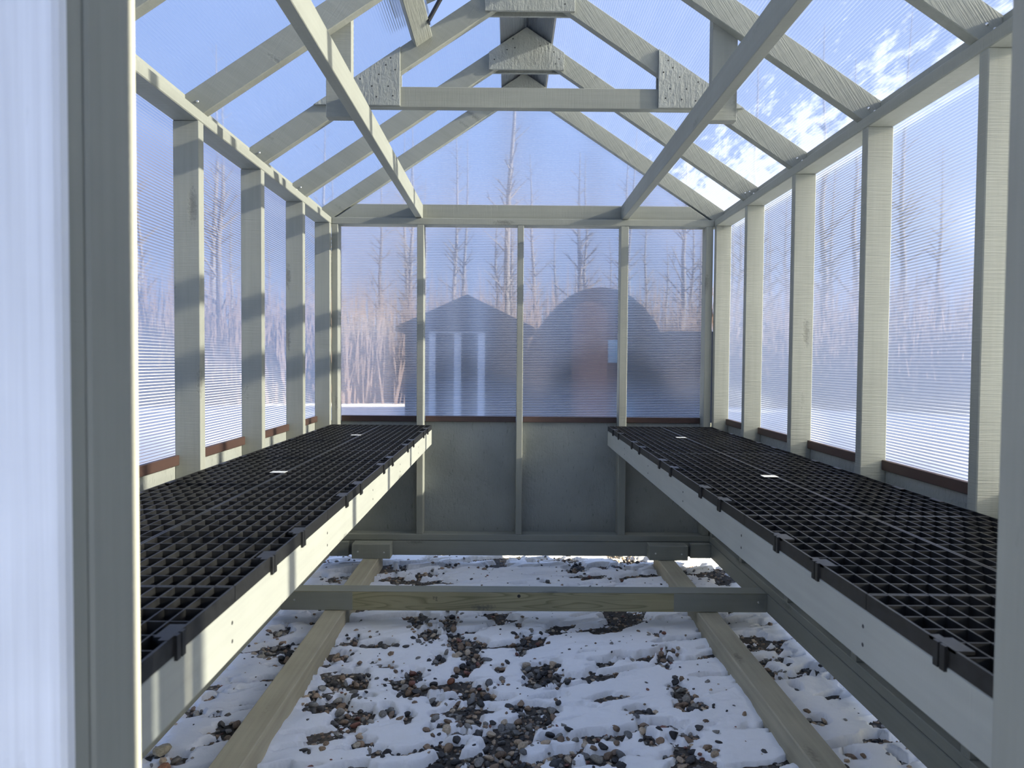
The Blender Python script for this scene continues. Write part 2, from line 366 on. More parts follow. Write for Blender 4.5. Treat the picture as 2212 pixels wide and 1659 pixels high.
# ------------------------------------------------------------------ ground level shell: floor
GZ = -1.262
fl = mesh('floor', [(-60, -30, 0), (60, -30, 0), (60, 90, 0), (-60, 90, 0)], [(0, 1, 2, 3)], GRAVEL)
tag(link('floor', fl, Matrix.Translation((0, 0, GZ + H))), kind='structure')

# ------------------------------------------------------------------ side walls
def side_wall(name, s):
    xi, xo = (XL, XLo) if s < 0 else (XR, XRo)
    root = empty(name, ((xi + xo) / 2, (YF + YB) / 2, ZR0 + H), kind='structure')
    a, b = min(xi, xo), max(xi, xo)
    box('rim_beam', a, b, YFo, YBo, ZR0, ZS0 - 0.002, PAINT, root, 0.003)
    box('sill_plate', a, b, YFo, YBo, ZS0, ZS1, PAINT, root, 0.003)
    box('top_plate', a, b, YFo, YBo, ZP0, ZP1, PAINT_SAWN, root, 0.003)
    studs = [YF + 0.001] + K + [4.196]
    for y in studs:
        box('stud', a, b, y, y + T, ZS1, ZP0, PAINT_SAWN if s > 0 else PAINT, root, 0.0025)
    pa, pb = (xo - 0.011, xo) if s < 0 else (xo, xo + 0.011)
    box('lower_panel', pa, pb, YFo, YBo, ZR0, ZW, OSB, root, 0.001)
    n = (s, 0, 0); x = xo
    for i in range(len(studs) - 1):
        y0, y1 = studs[i] + T, studs[i + 1]
        # brown receiver strip under each pane, seen between the studs
        q0, q1 = (xo, xo + 0.016) if s < 0 else (xo - 0.016, xo)
        box('flashing_strip', q0, q1, y0 + 0.001, y1 - 0.001, ZW - 0.002, ZW + 0.033, BROWN, root, 0.002)
        c0, c1 = y0 - T / 2, y1 + T / 2
        pane('glazing_panel', [(x, c0, ZW), (x, c1, ZW), (x, c1, ZP1 + 0.02), (x, c0, ZP1 + 0.02)], n, (0, 0, 1), root, pitch=0.010)
    return root
WLEFT = side_wall('wall_left', -1); WRIGHT = side_wall('wall_right', 1)

# ------------------------------------------------------------------ back wall
WBACK = empty('wall_back', (CX, (YB + YBo) / 2, ZR0 + H), kind='structure')
box('rim_beam', XL, XR, YB, YBo, ZR0, ZS0 - 0.002, PAINT, WBACK, 0.003)
box('rim_cleat', XL, -0.945, 4.197, YB, ZR0 + 0.001, ZS0 - 0.003, PAINT, WBACK)
box('rim_cleat', 1.092, XR, 4.197, YB, ZR0 + 0.001, ZS0 - 0.003, PAINT, WBACK)
box('sill_plate', XL, XR, YB, YBo, ZS0, ZS1, PAINT, WBACK, 0.003)
box('top_plate', XL + 0.001, XR - 0.001, YB, YBo, ZP0, ZP1, PAINT, WBACK, 0.003)
BS = [(-1.055, -1.017), (-0.548, -0.508), (0.048, 0.085), (0.661, 0.707), (1.168, 1.210)]
for a, b in BS: box('stud', a, b, YB + 0.001, YBo, ZS1, ZP0, PAINT, WBACK, 0.0025)
box('lower_panel', XLo, XRo, YBo, YBo + 0.011, ZR0, -0.364, OSB, WBACK, 0.001)
for i in range(4):
    a, b = BS[i][1], BS[i + 1][0]
    box('flashing_strip', a + 0.004, b - 0.002, YBo - 0.016, YBo, -0.366, -0.331, BROWN, WBACK, 0.002)
    c0, c1 = BS[i][0] + 0.018, BS[i + 1][1] - 0.018
    pane('glazing_panel', [(c0, YBo, -0.364), (c1, YBo, -0.364), (c1, YBo, ZP1 + 0.02), (c0, YBo, ZP1 + 0.02)], (0, 1, 0), (0, 0, 1), WBACK, pitch=0.0125)
# gable: bottom chord, rafters, gusset and one triangular sheet
gx0, gx1 = (1.613 - ZP1 - 0.002) / SL - 0.012, (1.613 - ZP1 - 0.090) / SL - 0.012
prism_xz('gable_chord', [(CX - gx0, ZP1 + 0.001), (CX + gx0, ZP1 + 0.001), (CX + gx1, ZP1 + 0.090), (CX - gx1, ZP1 + 0.090)], 4.285, YBo, PAINT, WBACK)
zb_ = ZP1 + 0.02
pane('glazing_panel', [(CX - (1.72 - zb_) / SL, YBo, zb_), (CX + (1.72 - zb_) / SL, YBo, zb_), (CX, YBo, 1.72)], (0, 1, 0), (0, 0, 1), WBACK, pitch=0.0125)

# ------------------------------------------------------------------ roof
CEIL = empty('ceiling', (CX, (YF + YB) / 2, 0.849 + H), kind='structure')
VD = 0.107      # plumb depth of a rafter
def rafter(s, y, parent, m, nails=0, gable=False):
    xo = CX + s * 1.2245; zo = zr(xo)
    xb = CX + s * 1.1456
    pts = [(CX, 1.720), (CX, 1.720 - VD), (xb, ZP1), (xo, ZP1), (xo, zo)]
    if gable: pts = [(CX, 1.720), (CX, 1.720 - VD), (xb + s * 0.004, ZP1 + 0.001), (xo, ZP1 + 0.001), (xo, zo)]
    if s < 0: pts = pts[::1]
    else: pts = pts[::-1]
    r = prism_xz('rafter', pts, y, y + T, m, parent, ang=s * ANG)
    for i in range(nails):   # toe nails low on the near face
        x = CX + s * (1.185 - 0.022 * i); z = ZP1 + 0.030 + 0.010 * (i % 2) + 0.006 * random.random()
        head('nail', NAIL, (x, y - 0.0003, z), (0, -1, 0.2), r)
    return r
def gusset_ridge(y, parent):
    hw, zb = 0.193, 1.502
    g = prism_xz('gusset_plate', [(CX - hw, zb), (CX + hw, zb), (CX + hw, zr(CX + hw) - 0.002), (CX, 1.718), (CX - hw, zr(CX - hw) - 0.002)], y - 0.012, y, OSB, parent, bev=0.0008)
    g2 = prism_xz('gusset_plate', [(CX - hw, zb), (CX + hw, zb), (CX + hw, zr(CX + hw) - 0.002), (CX, 1.718), (CX - hw, zr(CX - hw) - 0.002)], y + T, y + T + 0.012, OSB, parent, bev=0.0008)
    for dx, dz in ((-0.165, 0.05), (-0.10, 0.10), (-0.07, 0.155), (0.07, 0.12), (0.11, 0.13), (0.14, 0.09), (0.168, 0.055), (-0.06, 0.11), (0.15, 0.03)):
        head('nail', HOLE, (CX + dx, y - 0.0121, zb + dz), (0, -1, 0), g)
for i, y in enumerate(RY):
    last = i == 5
    for s in (-1, 1):
        rafter(s, y, CEIL, PAINT_SAWN if s > 0 else PAINT, 0 if last else (2 if i < 4 else 3) if s > 0 else 2, last)
    gusset_ridge(y if not last else y, CEIL) if not last else prism_xz('gusset_plate', [(CX - 0.193, 1.502), (CX + 0.193, 1.502), (CX + 0.193, zr(CX + 0.193) - 0.002), (CX, 1.718), (CX - 0.193, zr(CX - 0.193) - 0.002)], y - 0.012, y, OSB, CEIL, bev=0.0008)
    # bird blocking between the rafters, on the outer part of the plates
    if not last:
        y0, y1 = y + T, RY[i + 1]
        for s in (-1, 1):
            xa, xb = CX + s * 1.2245, CX + s * 1.2040
            pts = [(xa, ZP1), (xb, ZP1), (xb, zr(xb) - 0.002), (xa, zr(xa) - 0.002)]
            prism_xz('blocking', pts if s < 0 else pts[::-1], y0 + 0.0005, y1 - 0.0005, PAINT_SAWN, CEIL)
# collar tie on the third truss, with strand-board gussets both sides
yt = RY[3]
tie_z0, tie_z1 = 1.094, 1.181
def tie_end(z): return (1.720 - VD - z) / SL
e0, e1 = tie_end(tie_z0), tie_end(tie_z1)
prism_xz('collar_tie', [(CX - e0, tie_z0), (CX + e0, tie_z0), (CX + e1, tie_z1), (CX - e1, tie_z1)], yt, yt + T, PAINT, CEIL)
for s in (-1, 1):
    xi_ = CX + s * 0.5555; xo_ = CX + s * (1.72 - 0.004 - 1.098) / SL
    pts = [(xi_, 1.098), (xo_, 1.098), (xi_, zr(xi_) - 0.003)]
    if s < 0: pts = [pts[1], pts[0], pts[2]]
    for ya in (yt - 0.012, yt + T):
        g = prism_xz('gusset_plate', pts, ya, ya + 0.012, OSB, CEIL, bev=0.0008)
        if ya < yt:
            for dx, dz in ((0.04, 0.20), (0.02, 0.15), (0.09, 0.13), (0.06, 0.17), (0.03, 0.04), (0.16, 0.03), (0.22, 0.07), (0.10, 0.035), (0.17, 0.11), (0.05, 0.08), (0.12, 0.08)):
                x = xi_ + s * dx
                if 1.098 + dz < zr(x) - 0.02: head('nail', HOLE, (x, ya - 0.0001, 1.098 + dz), (0, -1, 0), g)
# hanging rails and their hangers
for (x0, x1) in ((-0.558, -0.520), (0.668, 0.706)):
    box('hanging_rail', x0, x1, YFo, 4.285, ZP1 + 0.001, ZP1 + 0.088, PAINT_SAWN, CEIL, 0.002)
for (x0, x1) in ((-0.648, -0.559), (0.7075, 0.797)):
    yh = RY[2] + T
    pts = [(x0, 0.855), (x1, 0.855), (x1, zr(x1) - 0.004), (x0, zr(x0) - 0.004)]
    prism_xz('hanger', pts, yh, yh + T, PAINT_SAWN, CEIL, ang=math.pi / 2)
# roof sheets, bay by bay (the vent bay on the left stops at its header)
yj = [0.56] + [y + T / 2 for y in RY[1:5]] + [4.40]
yj[1:1] = [RY[0] + T / 2]
xv = CX - 0.415      # upslope end of the sheet under the vent (plan distance)
for i in range(len(yj) - 1):
    y0, y1 = yj[i] + 0.001, yj[i + 1] - 0.001
    for s in (-1, 1):
        xe = CX + s * 1.32; xt = CX + s * 0.004
        vent = s < 0 and abs(yj[i] - (RY[2] + T / 2)) < 0.01
        if vent: xt = CX - 0.42
        pane('roof_sheet', [(xe, y0, zr(xe) + 0.001), (xe, y1, zr(xe) + 0.001), (xt, y1, zr(xt) + 0.001), (xt, y0, zr(xt) + 0.001)],
             (s * SL, 0, 1), (-s, 0, SL), CEIL, pitch=0.011, inner=POLYF if s > 0 else POLY)
# ridge flashing outside the sheets
hw = 0.137; cz = 0.012
for s in (-1, 1):
    a = (CX, 1.720 + cz); b = (CX + s * hw, zr(CX + s * hw) + cz)
    for (ya, yb) in ([(0.5, RY[2] + T), (RY[3], 4.45)] if s < 0 else [(0.5, 4.45)]):
        prism_xz('ridge_flashing', [a, b, (b[0], b[1] + 0.002), (a[0], a[1] + 0.002)][::(-1 if s < 0 else 1)], ya, yb, CAPM, CEIL, bev=0)
# vent header: flat board between two rafters, its broad face parallel to the roof
def slope_pt(d, dz): # left slope: d = distance down from the ridge along the slope, dz = perpendicular offset below the sheet
    return (CX - d * math.cos(ANG) + dz * math.sin(ANG), 1.720 - d * math.sin(ANG) - dz * math.cos(ANG))
d1, d0 = 0.612, 0.528
prism_xz('vent_header', [slope_pt(d1, 0.040), slope_pt(d0, 0.040), slope_pt(d0, 0.002), slope_pt(d1, 0.002)], RY[2] + T + 0.0005, RY[3] - 0.0005, PAINT_SAWN, CEIL, ang=0, bev=0.003)

# ------------------------------------------------------------------ roof vent (lid propped open above the bay)
RV = empty('roof_vent', (CX - 0.3, 2.8, 1.50 + H), 'propped open roof vent lid with wooden frame on the left roof slope', 'vent')
pv = ANG - math.radians(9)
def lid_pt(d, dz): return (CX - d * math.cos(pv) - dz * math.sin(pv), 1.748 - d * math.sin(pv) + dz * math.cos(pv))
for (da, db, ya, yb, nm) in ((0.02, 0.64, RY[2] - 0.0, RY[2] + T, 'lid_stile'), (0.02, 0.64, RY[3] - 0.012, RY[3] + T - 0.012, 'lid_stile'), (0.60, 0.64, RY[2] + T, RY[3] - 0.012, 'lid_rail'), (0.02, 0.06, RY[2] + T, RY[3] - 0.012, 'lid_rail')):
    prism_xz(nm, [lid_pt(db, 0), lid_pt(da, 0), lid_pt(da, 0.045), lid_pt(db, 0.045)], ya, yb, PAINT, RV, ang=-pv)
a, b = lid_pt(0.66, 0.046), lid_pt(0.0, 0.046)
pane('lid_sheet', [(a[0], RY[2] - 0.02, a[1]), (a[0], RY[3] + 0.03, a[1]), (b[0], RY[3] + 0.03, b[1]), (b[0], RY[2] - 0.02, b[1])], (-math.sin(pv), 0, math.cos(pv)), (math.cos(pv), 0, math.sin(pv)), RV, pitch=0.011)
p0 = Vector((slope_pt(0.53, 0.035)[0] + 0.004, 2.955, slope_pt(0.53, 0.035)[1])); p1 = Vector((lid_pt(0.30, 0)[0], 2.90, lid_pt(0.30, 0)[1]))
d = p1 - p0
for nm, r, t0, t1 in (('opener_cylinder', 0.009, 0.0, 0.75), ('opener_rod', 0.004, 0.75, 1.0)):
    q = p0 + d * ((t0 + t1) / 2)
    link(nm, cyl_mesh(nm, r, d.length * (t1 - t0), BLACKM, 16), Matrix.Translation((q.x, q.y, q.z + H)) @ d.to_track_quat('Z', 'Y').to_matrix().to_4x4(), RV)
multi_box('opener_bracket', [(p0.x - 0.004, p0.x + 0.004, p0.y - 0.016, p0.y + 0.016, p0.z - 0.012, p0.z + 0.004)], BLACKM, tuple(p0), RV)

# ------------------------------------------------------------------ front wall around the open doorway
WF = empty('wall_front', (CX, (YF + YFo) / 2, ZR0 + H), kind='structure')
JL, JR = -0.391, 0.524
box('rim_beam', XL, XR, YFo, YF, ZR0, ZS0 - 0.002, PAINT, WF, 0.003)
box('sill_plate', XL, JL - T, YFo, YF, ZS0, ZS1, PAINT, WF); box('sill_plate', JR + T, XR, YFo, YF, ZS0, ZS1, PAINT, WF)
box('jamb_stud', JL - T, JL, YFo, YF, ZS0, 0.80, EDGE, WF, 0.003)
box('jamb_stud', JR, JR + T, YFo, YF, ZS0, 0.80, EDGE, WF, 0.003)
box('stud', XL, XL + T, YFo, YF, ZS1, ZP0, PAINT, WF); box('stud', XR - T, XR, YFo, YF, ZS1, ZP0, PAINT, WF)
box('door_header', JL - T, JR + T, YFo, YF, 0.80, 0.889, PAINT, WF)
box('top_plate', XL, JL - T, YFo, YF, ZP0, ZP1, PAINT, WF); box('top_plate', JR + T, XR, YFo, YF, ZP0, ZP1, PAINT, WF)
for a, b in ((XLo, JL - T), (JR + T, XRo)):
    box('lower_panel', a, b, YFo - 0.011, YFo, ZR0, -0.36, OSB, WF, 0.001)
    pane('glazing_panel', [(a, YFo, -0.36), (b, YFo, -0.36), (b, YFo, 0.87), (a, YFo, 0.87)], (0, -1, 0), (0, 0, 1), WF, pitch=0.0125)
pane('glazing_panel', [(CX - 0.83 / SL * 0.985, YFo, 0.892), (CX + 0.83 / SL * 0.985, YFo, 0.892), (CX, YFo, 1.71)], (0, -1, 0), (0, 0, 1), WF, pitch=0.0125)
box('door_stop', JL - 0.016, JL - 0.004, 0.640, YFo, ZS0, 0.80, EDGE, WF, 0.002)
box('door_stop', JR + 0.004, JR + 0.016, 0.640, YFo, ZS0, 0.80, EDGE, WF, 0.002)
tl = box('trim_1', JL - 0.094, JL, 0.621, 0.640, ZR0, 0.90, TRIM, None, 0.004); tag(tl, kind='structure')
trr = box('trim_2', JR, JR + 0.094, 0.621, 0.640, ZR0, 0.90, TRIM, None, 0.004); tag(trr, kind='structure')
# ------------------------------------------------------------------ floor frame: skids, cross beam
def skid(x0, x1, label):
    r = empty('timber_skid', ((x0 + x1) / 2, 2.4, GZ + H), label, 'timber beam')
    box('runner', x0, x1, 0.70, 4.30, GZ + 0.002, ZR0 - 0.0005, WEATHERED, r, 0.004); return r
sk1 = skid(-0.852, -0.758, 'weathered square timber skid lying on the gravel along the left side')
sk2 = skid(0.893, 0.990, 'weathered square timber skid lying on the gravel along the right side')
for rt, (x0, x1) in ((sk1, (-0.915, -0.688)), (sk2, (0.838, 1.066))):
    b = box('end_block', x0, x1, 4.146, YB - 0.0005, ZR0 + 0.0005, ZS0 - 0.002, PAINT_SAWN, rt, 0.003)
    for dx in (0.036, 0.19): head('screw', SCREW, (x0 + dx, 4.1458, -1.122 - 0.004 * (dx > 0.1)), (0, -1, 0), b)
xb = empty('cross_beam', (CX, 3.325, ZR0 + H), 'square cross beam with bare grained front face spanning between the side walls', 'timber beam')
box('beam', XL + 0.0005, XR - 0.0005, 3.281, 3.370, ZR0 + 0.0005, ZS0 - 0.0005, TREATED, xb, 0.003)
box('painted_top', XL + 0.001, XR - 0.001, 3.2815, 3.3695, ZS0 - 0.0005, ZS0 + 0.0015, PAINT, xb, 0.0005)
box('painted_end', XL + 0.001, -0.72, 3.2800, 3.2812, ZR0 + 0.003, ZS0 - 0.002, PAINT, xb, 0.0003)
box('painted_end', 0.78, XR - 0.001, 3.2800, 3.2812, ZR0 + 0.003, ZS0 - 0.002, PAINT, xb, 0.0003)
for x in (-0.99, 1.176): head('screw', SCREW, (x, 3.2798, -1.115), (0, -1, 0), xb)
head('knot', dome_mesh(0.008, 0.0006, DARKHOLE, 12), (0.056, 3.2808, -1.092), (0, -1, 0), xb)
def text_mesh(body, size, m):
    cu = bpy.data.curves.new('t', 'FONT'); cu.body = body; cu.size = size; cu.extrude = 0.0002
    ob = bpy.data.objects.new('t', cu); COL.objects.link(ob)
    me = bpy.data.meshes.new_from_object(ob.evaluated_get(bpy.context.evaluated_depsgraph_get()))
    bpy.data.objects.remove(ob); me.materials.clear(); me.materials.append(m); return me
# mill stamp, turned a quarter: reads downwards
Rst = Matrix(((0, 1, 0, 0), (0, 0, -1, 0), (-1, 0, 0, 0), (0, 0, 0, 1)))
for body, x, z in (('EHT', -0.3335, -1.0965), ('2U', -0.3450, -1.0945)):
    link('mill_stamp', text_mesh(body, 0.0125, INK), Matrix.Translation((x, 3.2806, z + H)) @ Rst, xb)

# ------------------------------------------------------------------ benches
ZB = -0.380          # top of the grates
SUP = [1.17, 1.79, 2.395, 3.00, 3.61]
def bench(s):
    xf = -0.4565 if s < 0 else 0.595      # face of the front board
    xw = XL if s < 0 else XR
    side = 'left' if s < 0 else 'right'
    r = empty('plant_bench', ((xf + xw) / 2, 2.49, -0.5 + H),
              'sunlit painted plank bench frame along the left wall' if s < 0 else 'shaded painted plank bench frame along the right wall', 'bench')
    x0, x1 = (xf - T, xf) if s < 0 else (xf, xf + T)
    box('front_board', x0, x1, YF + 0.002, 4.232, -0.497, -0.407, PAINT_BENCH, r, 0.003)
    q0, q1 = (xw + 0.001, xw + 0.039) if s < 0 else (xw - 0.039, xw - 0.001)
    box('wall_ledger', q0, q1, YF + 0.04, 4.19, -0.497, -0.409, PAINT, r, 0.003)
    for y in SUP:
        a, b = (q1, x0) if s < 0 else (x1, q0)
        box('cross_support', a + 0.0005, b - 0.0005, y - T / 2, y + T / 2, -0.497, -0.4095, PAINT, r, 0.002)
        for z in (-0.437, -0.468): head('screw', HOLE, (xf, y, z), (-s, 0, 0), r)
    return r, xf
BL, xfl = bench(-1); BR, xfr = bench(1)

CW, CL = 0.0335, 0.0553      # openings of the lattice
DEP = 0.027
def lattice_mesh(width, length, rows, half):
    """one moulded panel: x across (0 = bench front edge), y along, top at z=0"""
    bx = []; t = 0.0026
    hw = width / 2 - 0.0012
    for h in (0, 1):
        o = 0.0 if h == 0 else width / 2 + 0.0012
        n = 9; st = (hw - 0.004) / n
        for i in range(n + 1):
            e = i in (0, n); tt = 0.004 if e else t
            x = o + 0.002 + st * i
            bx.append((x - tt / 2, x + tt / 2, 0, length, -DEP, 0 if not e else 0.0006))
        ry = (length - 0.004) / rows
        for j in range(rows + 1):
            e = j in (0, rows); tt = 0.004 if e else t
            y = 0.002 + ry * j
            bx.append((o + 0.002, o + 0.002 + st * n, y - tt / 2, y + tt / 2, -DEP, -0.0004))
        if half:
            y = 0.002 + ry * (rows // 2); bx.append((o + 0.002, o + 0.002 + st * n, y + 0.003, y + 0.0054, -DEP, -0.0002))
        for i in range(n):      # stiffening tabs closing part of every other opening at the bottom
            for j in range(rows):
                if (i + j) % 2 == 0:
                    bx.append((o + 0.002 + st * i + t / 2, o + 0.002 + st * (i + 0.62), 0.002 + ry * (j + 0.55), 0.002 + ry * (j + 1) - t / 2, -DEP, -DEP + 0.002))
    vs, fs = [], []
    for (x0, x1, y0, y1, z0, z1) in bx:
        b = len(vs)
        vs += [(x, y, z) for z in (z0, z1) for y in (y0, y1) for x in (x0, x1)]
        fs += [tuple(b + i for i in f) for f in ((0, 2, 3, 1), (4, 5, 7, 6), (0, 1, 5, 4), (2, 6, 7, 3), (0, 4, 6, 2), (1, 3, 7, 5))]
    return mesh('lattice', vs, fs, BLACKP)
def clip_mesh():
    bx = [(-0.0045, 0.0, -0.013, -0.002, -0.034, 0.001), (-0.0045, 0.0, 0.002, 0.013, -0.034, 0.001),
          (-0.002, 0.0, -0.002, 0.002, -0.034, -0.004), (0.0, 0.014, -0.030, 0.030, -0.004, 0.0012), (0.014, 0.026, -0.030, 0.018, -0.004, 0.0010)]
    vs, fs = [], []
    for (x0, x1, y0, y1, z0, z1) in bx:
        b = len(vs); vs += [(x, y, z) for z in (z0, z1) for y in (y0, y1) for x in (x0, x1)]
        fs += [tuple(b + i for i in f) for f in ((0, 2, 3, 1), (4, 5, 7, 6), (0, 1, 5, 4), (2, 6, 7, 3), (0, 4, 6, 2), (1, 3, 7, 5))]
    return mesh('clip', vs, fs, BLACKP)
CLIP = clip_mesh(); LAB = box_mesh(0.050, 0.036, 0.0015, LABEL, 0.0003)
WID = {-1: 0.5975, 1: 0.6195}
names = {0: 'far', 1: 'middle', 2: 'short near', 3: 'nearest'}
LATS = {}
for s, xf in ((-1, xfl), (1, xfr)):
    ye = 4.231 if s < 0 else 4.229
    yend = (4.231, 3.012, 1.793) if s < 0 else (4.229, 2.990, 1.771)
    spans = [(yend[1], yend[0], 22), (yend[2], yend[1], 22), (yend[2] - 0.6096, yend[2], 11), (YF + 0.004, yend[2] - 0.6096, 8)]
    for q, (ya, yb, rows) in enumerate(spans):
        ln = yb - ya - 0.002
        key = (s, rows, round(ln, 3))
        if key not in LATS: LATS[key] = lattice_mesh(WID[s], ln, rows, rows == 22 and False)
        lab = {0: 'black plastic grate panel farthest back on the %s bench', 1: 'black plastic grate panel second from the back wall on the %s bench',
               2: 'black plastic short grate panel third from the back wall on the %s bench', 3: 'black plastic grate panel nearest the doorway on the %s bench'}[q] % ('left' if s < 0 else 'right')
        r = empty('bench_grate', (xf, (ya + yb) / 2, ZB + H), lab, 'grate', 'black grates topping the benches')
        # the lattice runs from the front edge towards the wall
        Mw = Matrix.Translation((xf, ya + 0.001, ZB + H)) if s > 0 else Matrix.Translation((xf, yb - 0.001, ZB + H)) @ Matrix.Rotation(math.pi, 4, 'Z')
        link('lattice', LATS[key], Mw, r)
        fr = {22: (0.178, 0.337, 0.67, 0.83), 11: (0.36, 0.69), 8: (0.47,)}[rows]
        for f in fr:
            yc = yb - f * (yb - ya) if rows != 8 else yb - 0.205
            C1 = Matrix.Translation((xf, yc, ZB + H)) @ (Matrix.Rotation(math.pi, 4, 'Z') if s < 0 else Matrix.Identity(4))
            link('clip', CLIP, C1, r)
            if rows == 22 and s > 0 or rows == 22:
                xw = xf + s * WID[s]
                link('edge_tab', box_mesh(0.050, 0.016, 0.004, BLACKP, 0.0008), Matrix.Translation((xw - s * 0.009, yc, ZB - 0.0005 + H)) @ basis('y'), r)
        if rows == 22:
            link('label', LAB, Matrix.Translation((xf + s * (WID[s] / 2 + (0.022 if s < 0 else -0.022)), (ya + yb) / 2, ZB + 0.0012 + H)), r)

# ------------------------------------------------------------------ ground: snow, gravel
def vnoise(x, y, seed):
    g = np.random.default_rng(seed).random((256, 256))
    xi = np.floor(x).astype(int); yi = np.floor(y).astype(int); fx = x - xi; fy = y - yi
    fx = fx * fx * (3 - 2 * fx); fy = fy * fy * (3 - 2 * fy)
    a = g[xi % 256, yi % 256]; b = g[(xi + 1) % 256, yi % 256]; c = g[xi % 256, (yi + 1) % 256]; d_ = g[(xi + 1) % 256, (yi + 1) % 256]
    return (a * (1 - fx) + b * fx) * (1 - fy) + (c * (1 - fx) + d_ * fx) * fy
def fbm(x, y, seed, oct=4):
    s_, a, f = 0, 0.5, 1.0
    for o in range(oct): s_ = s_ + a * vnoise(x * f + 17 * o, y * f + 31 * o, seed + o); a *= 0.5; f *= 2.03
    return s_ / (1 - 0.5 ** oct)
PATCH = [(-0.416,3.342,0.045,0.127),(-0.269,3.372,0.033,0.174),(-0.363,3.188,0.057,0.115),(-0.226,3.129,0.051,0.137),(-0.163,3.015,0.067,0.068),(-0.541,3.066,0.091,0.046),(-0.706,2.953,0.053,0.049),(-0.491,2.883,0.039,0.031),(-0.55,2.924,0.017,0.021),(-0.613,2.872,0.017,0.02),(-0.575,2.729,0.041,0.056),(-0.666,2.718,0.048,0.046),(-0.414,2.74,0.061,0.07),(-0.369,2.806,0.038,0.044),(-0.312,2.678,0.076,0.063),(-0.341,2.593,0.058,0.05),(-0.525,2.583,0.038,0.033),(-0.647,2.533,0.079,0.068),(-0.718,2.613,0.035,0.051),(-0.536,2.458,0.066,0.053),(-0.418,2.497,0.026,0.035),(-0.353,2.46,0.022,0.045),(-0.262,2.577,0.025,0.037),(-0.186,2.546,0.025,0.044),(-0.175,2.837,0.03,0.045),(-0.136,2.908,0.039,0.063),(-0.217,2.733,0.033,0.042),(-0.276,2.927,0.031,0.053),(-0.103,2.646,0.043,0.061),(-0.122,2.554,0.031,0.041),(-0.137,2.425,0.033,0.044),(-0.258,2.468,0.018,0.03),(-0.223,2.41,0.022,0.032),(-0.277,2.382,0.016,0.021),(-0.164,2.342,0.035,0.041),(-0.482,2.273,0.017,0.035),(-0.446,2.261,0.019,0.025),(-0.335,2.225,0.067,0.031),(-0.284,2.238,0.02,0.025),(-0.201,2.251,0.061,0.064),(-0.179,2.155,0.048,0.041),(-0.396,2.212,0.036,0.03),(-0.494,2.332,0.021,0.02),(-1.036,3.215,0.043,0.077),(-1.015,3.037,0.072,0.092),(-0.928,2.961,0.031,0.088),(-0.685,3.122,0.028,0.054),(-0.598,2.152,0.013,0.011),(-0.631,2.222,0.013,0.012),(0.108,3.139,0.066,0.093),(0.06,3.345,0.024,0.052),(0.06,3.014,0.022,0.036),(0.145,2.857,0.069,0.072),(0.159,2.763,0.089,0.062),(0.107,2.703,0.039,0.044),(-0.166,3.06,0.074,0.102),(-0.13,2.919,0.042,0.057),(-0.025,2.865,0.023,0.033),(-0.028,2.731,0.024,0.032),(-0.091,2.635,0.051,0.047),(-0.125,2.555,0.029,0.039),(0.095,2.466,0.068,0.083),(0.048,2.523,0.033,0.051),(0.165,2.511,0.026,0.034),(0.007,2.328,0.087,0.105),(0.068,2.358,0.042,0.064),(-0.018,2.238,0.072,0.076),(0.025,2.168,0.088,0.051),(0.13,2.301,0.024,0.043),(0.176,2.322,0.041,0.055),(0.186,2.207,0.054,0.06),(0.287,2.189,0.039,0.052),(0.34,2.208,0.029,0.067),(0.255,2.254,0.026,0.031),(0.331,2.248,0.024,0.027),(0.288,2.316,0.028,0.029),(0.366,2.331,0.034,0.033),(0.491,2.494,0.053,0.038),(0.672,2.987,0.034,0.072),(0.654,2.885,0.028,0.045),(0.687,3.2,0.036,0.041),(0.721,3.035,0.029,0.037),(0.665,2.644,0.043,0.116),(0.701,2.538,0.045,0.048),(0.633,2.529,0.025,0.061),(0.465,2.399,0.027,0.031),(0.471,2.311,0.032,0.04),(0.535,2.4,0.033,0.031),(0.61,2.341,0.023,0.029),(0.577,2.21,0.036,0.102),(0.662,2.257,0.026,0.031),(0.19,2.169,0.042,0.038),(-0.098,2.173,0.042,0.038),(-0.138,2.432,0.039,0.048),(-0.096,2.356,0.027,0.053),(-0.469,4.12,0.088,0.056),(-0.377,4.265,0.073,0.069),(-0.634,4.281,0.04,0.034),(-0.487,4.439,0.041,0.028),(-0.99,3.995,0.062,0.075),(-1.082,4.314,0.04,0.044),(-0.981,4.36,0.053,0.045),(-0.639,4.078,0.046,0.039),(-0.119,4.198,0.036,0.029),(0.163,4.363,0.037,0.033),(0.375,4.435,0.082,0.074),(0.436,4.282,0.046,0.087),(0.474,4.08,0.047,0.043),(0.765,4.42,0.095,0.074),(0.219,4.0,0.04,0.034),(0.674,4.319,0.04,0.031),(1.198,3.963,0.057,0.048),(0.216,4.431,0.038,0.034),(0.369,4.218,0.054,0.052),(1.112,2.682,0.019,0.028),(1.271,2.832,0.024,0.028),(1.271,2.749,0.02,0.026),(1.074,2.814,0.037,0.055),(1.231,2.199,0.027,0.029),(1.247,2.319,0.02,0.024),(1.141,2.944,0.043,0.043),(1.083,2.445,0.032,0.036),(1.101,2.198,0.035,0.034),(-0.945,2.363,0.056,0.053),(-0.96,2.411,0.037,0.03),(-1.012,2.195,0.038,0.029),(-1.09,2.573,0.018,0.028),(-1.087,2.481,0.023,0.026),(-1.029,2.471,0.015,0.026),(-1.106,2.202,0.034,0.046),(-1.056,2.127,0.026,0.027),(-1.119,2.507,0.021,0.024)]
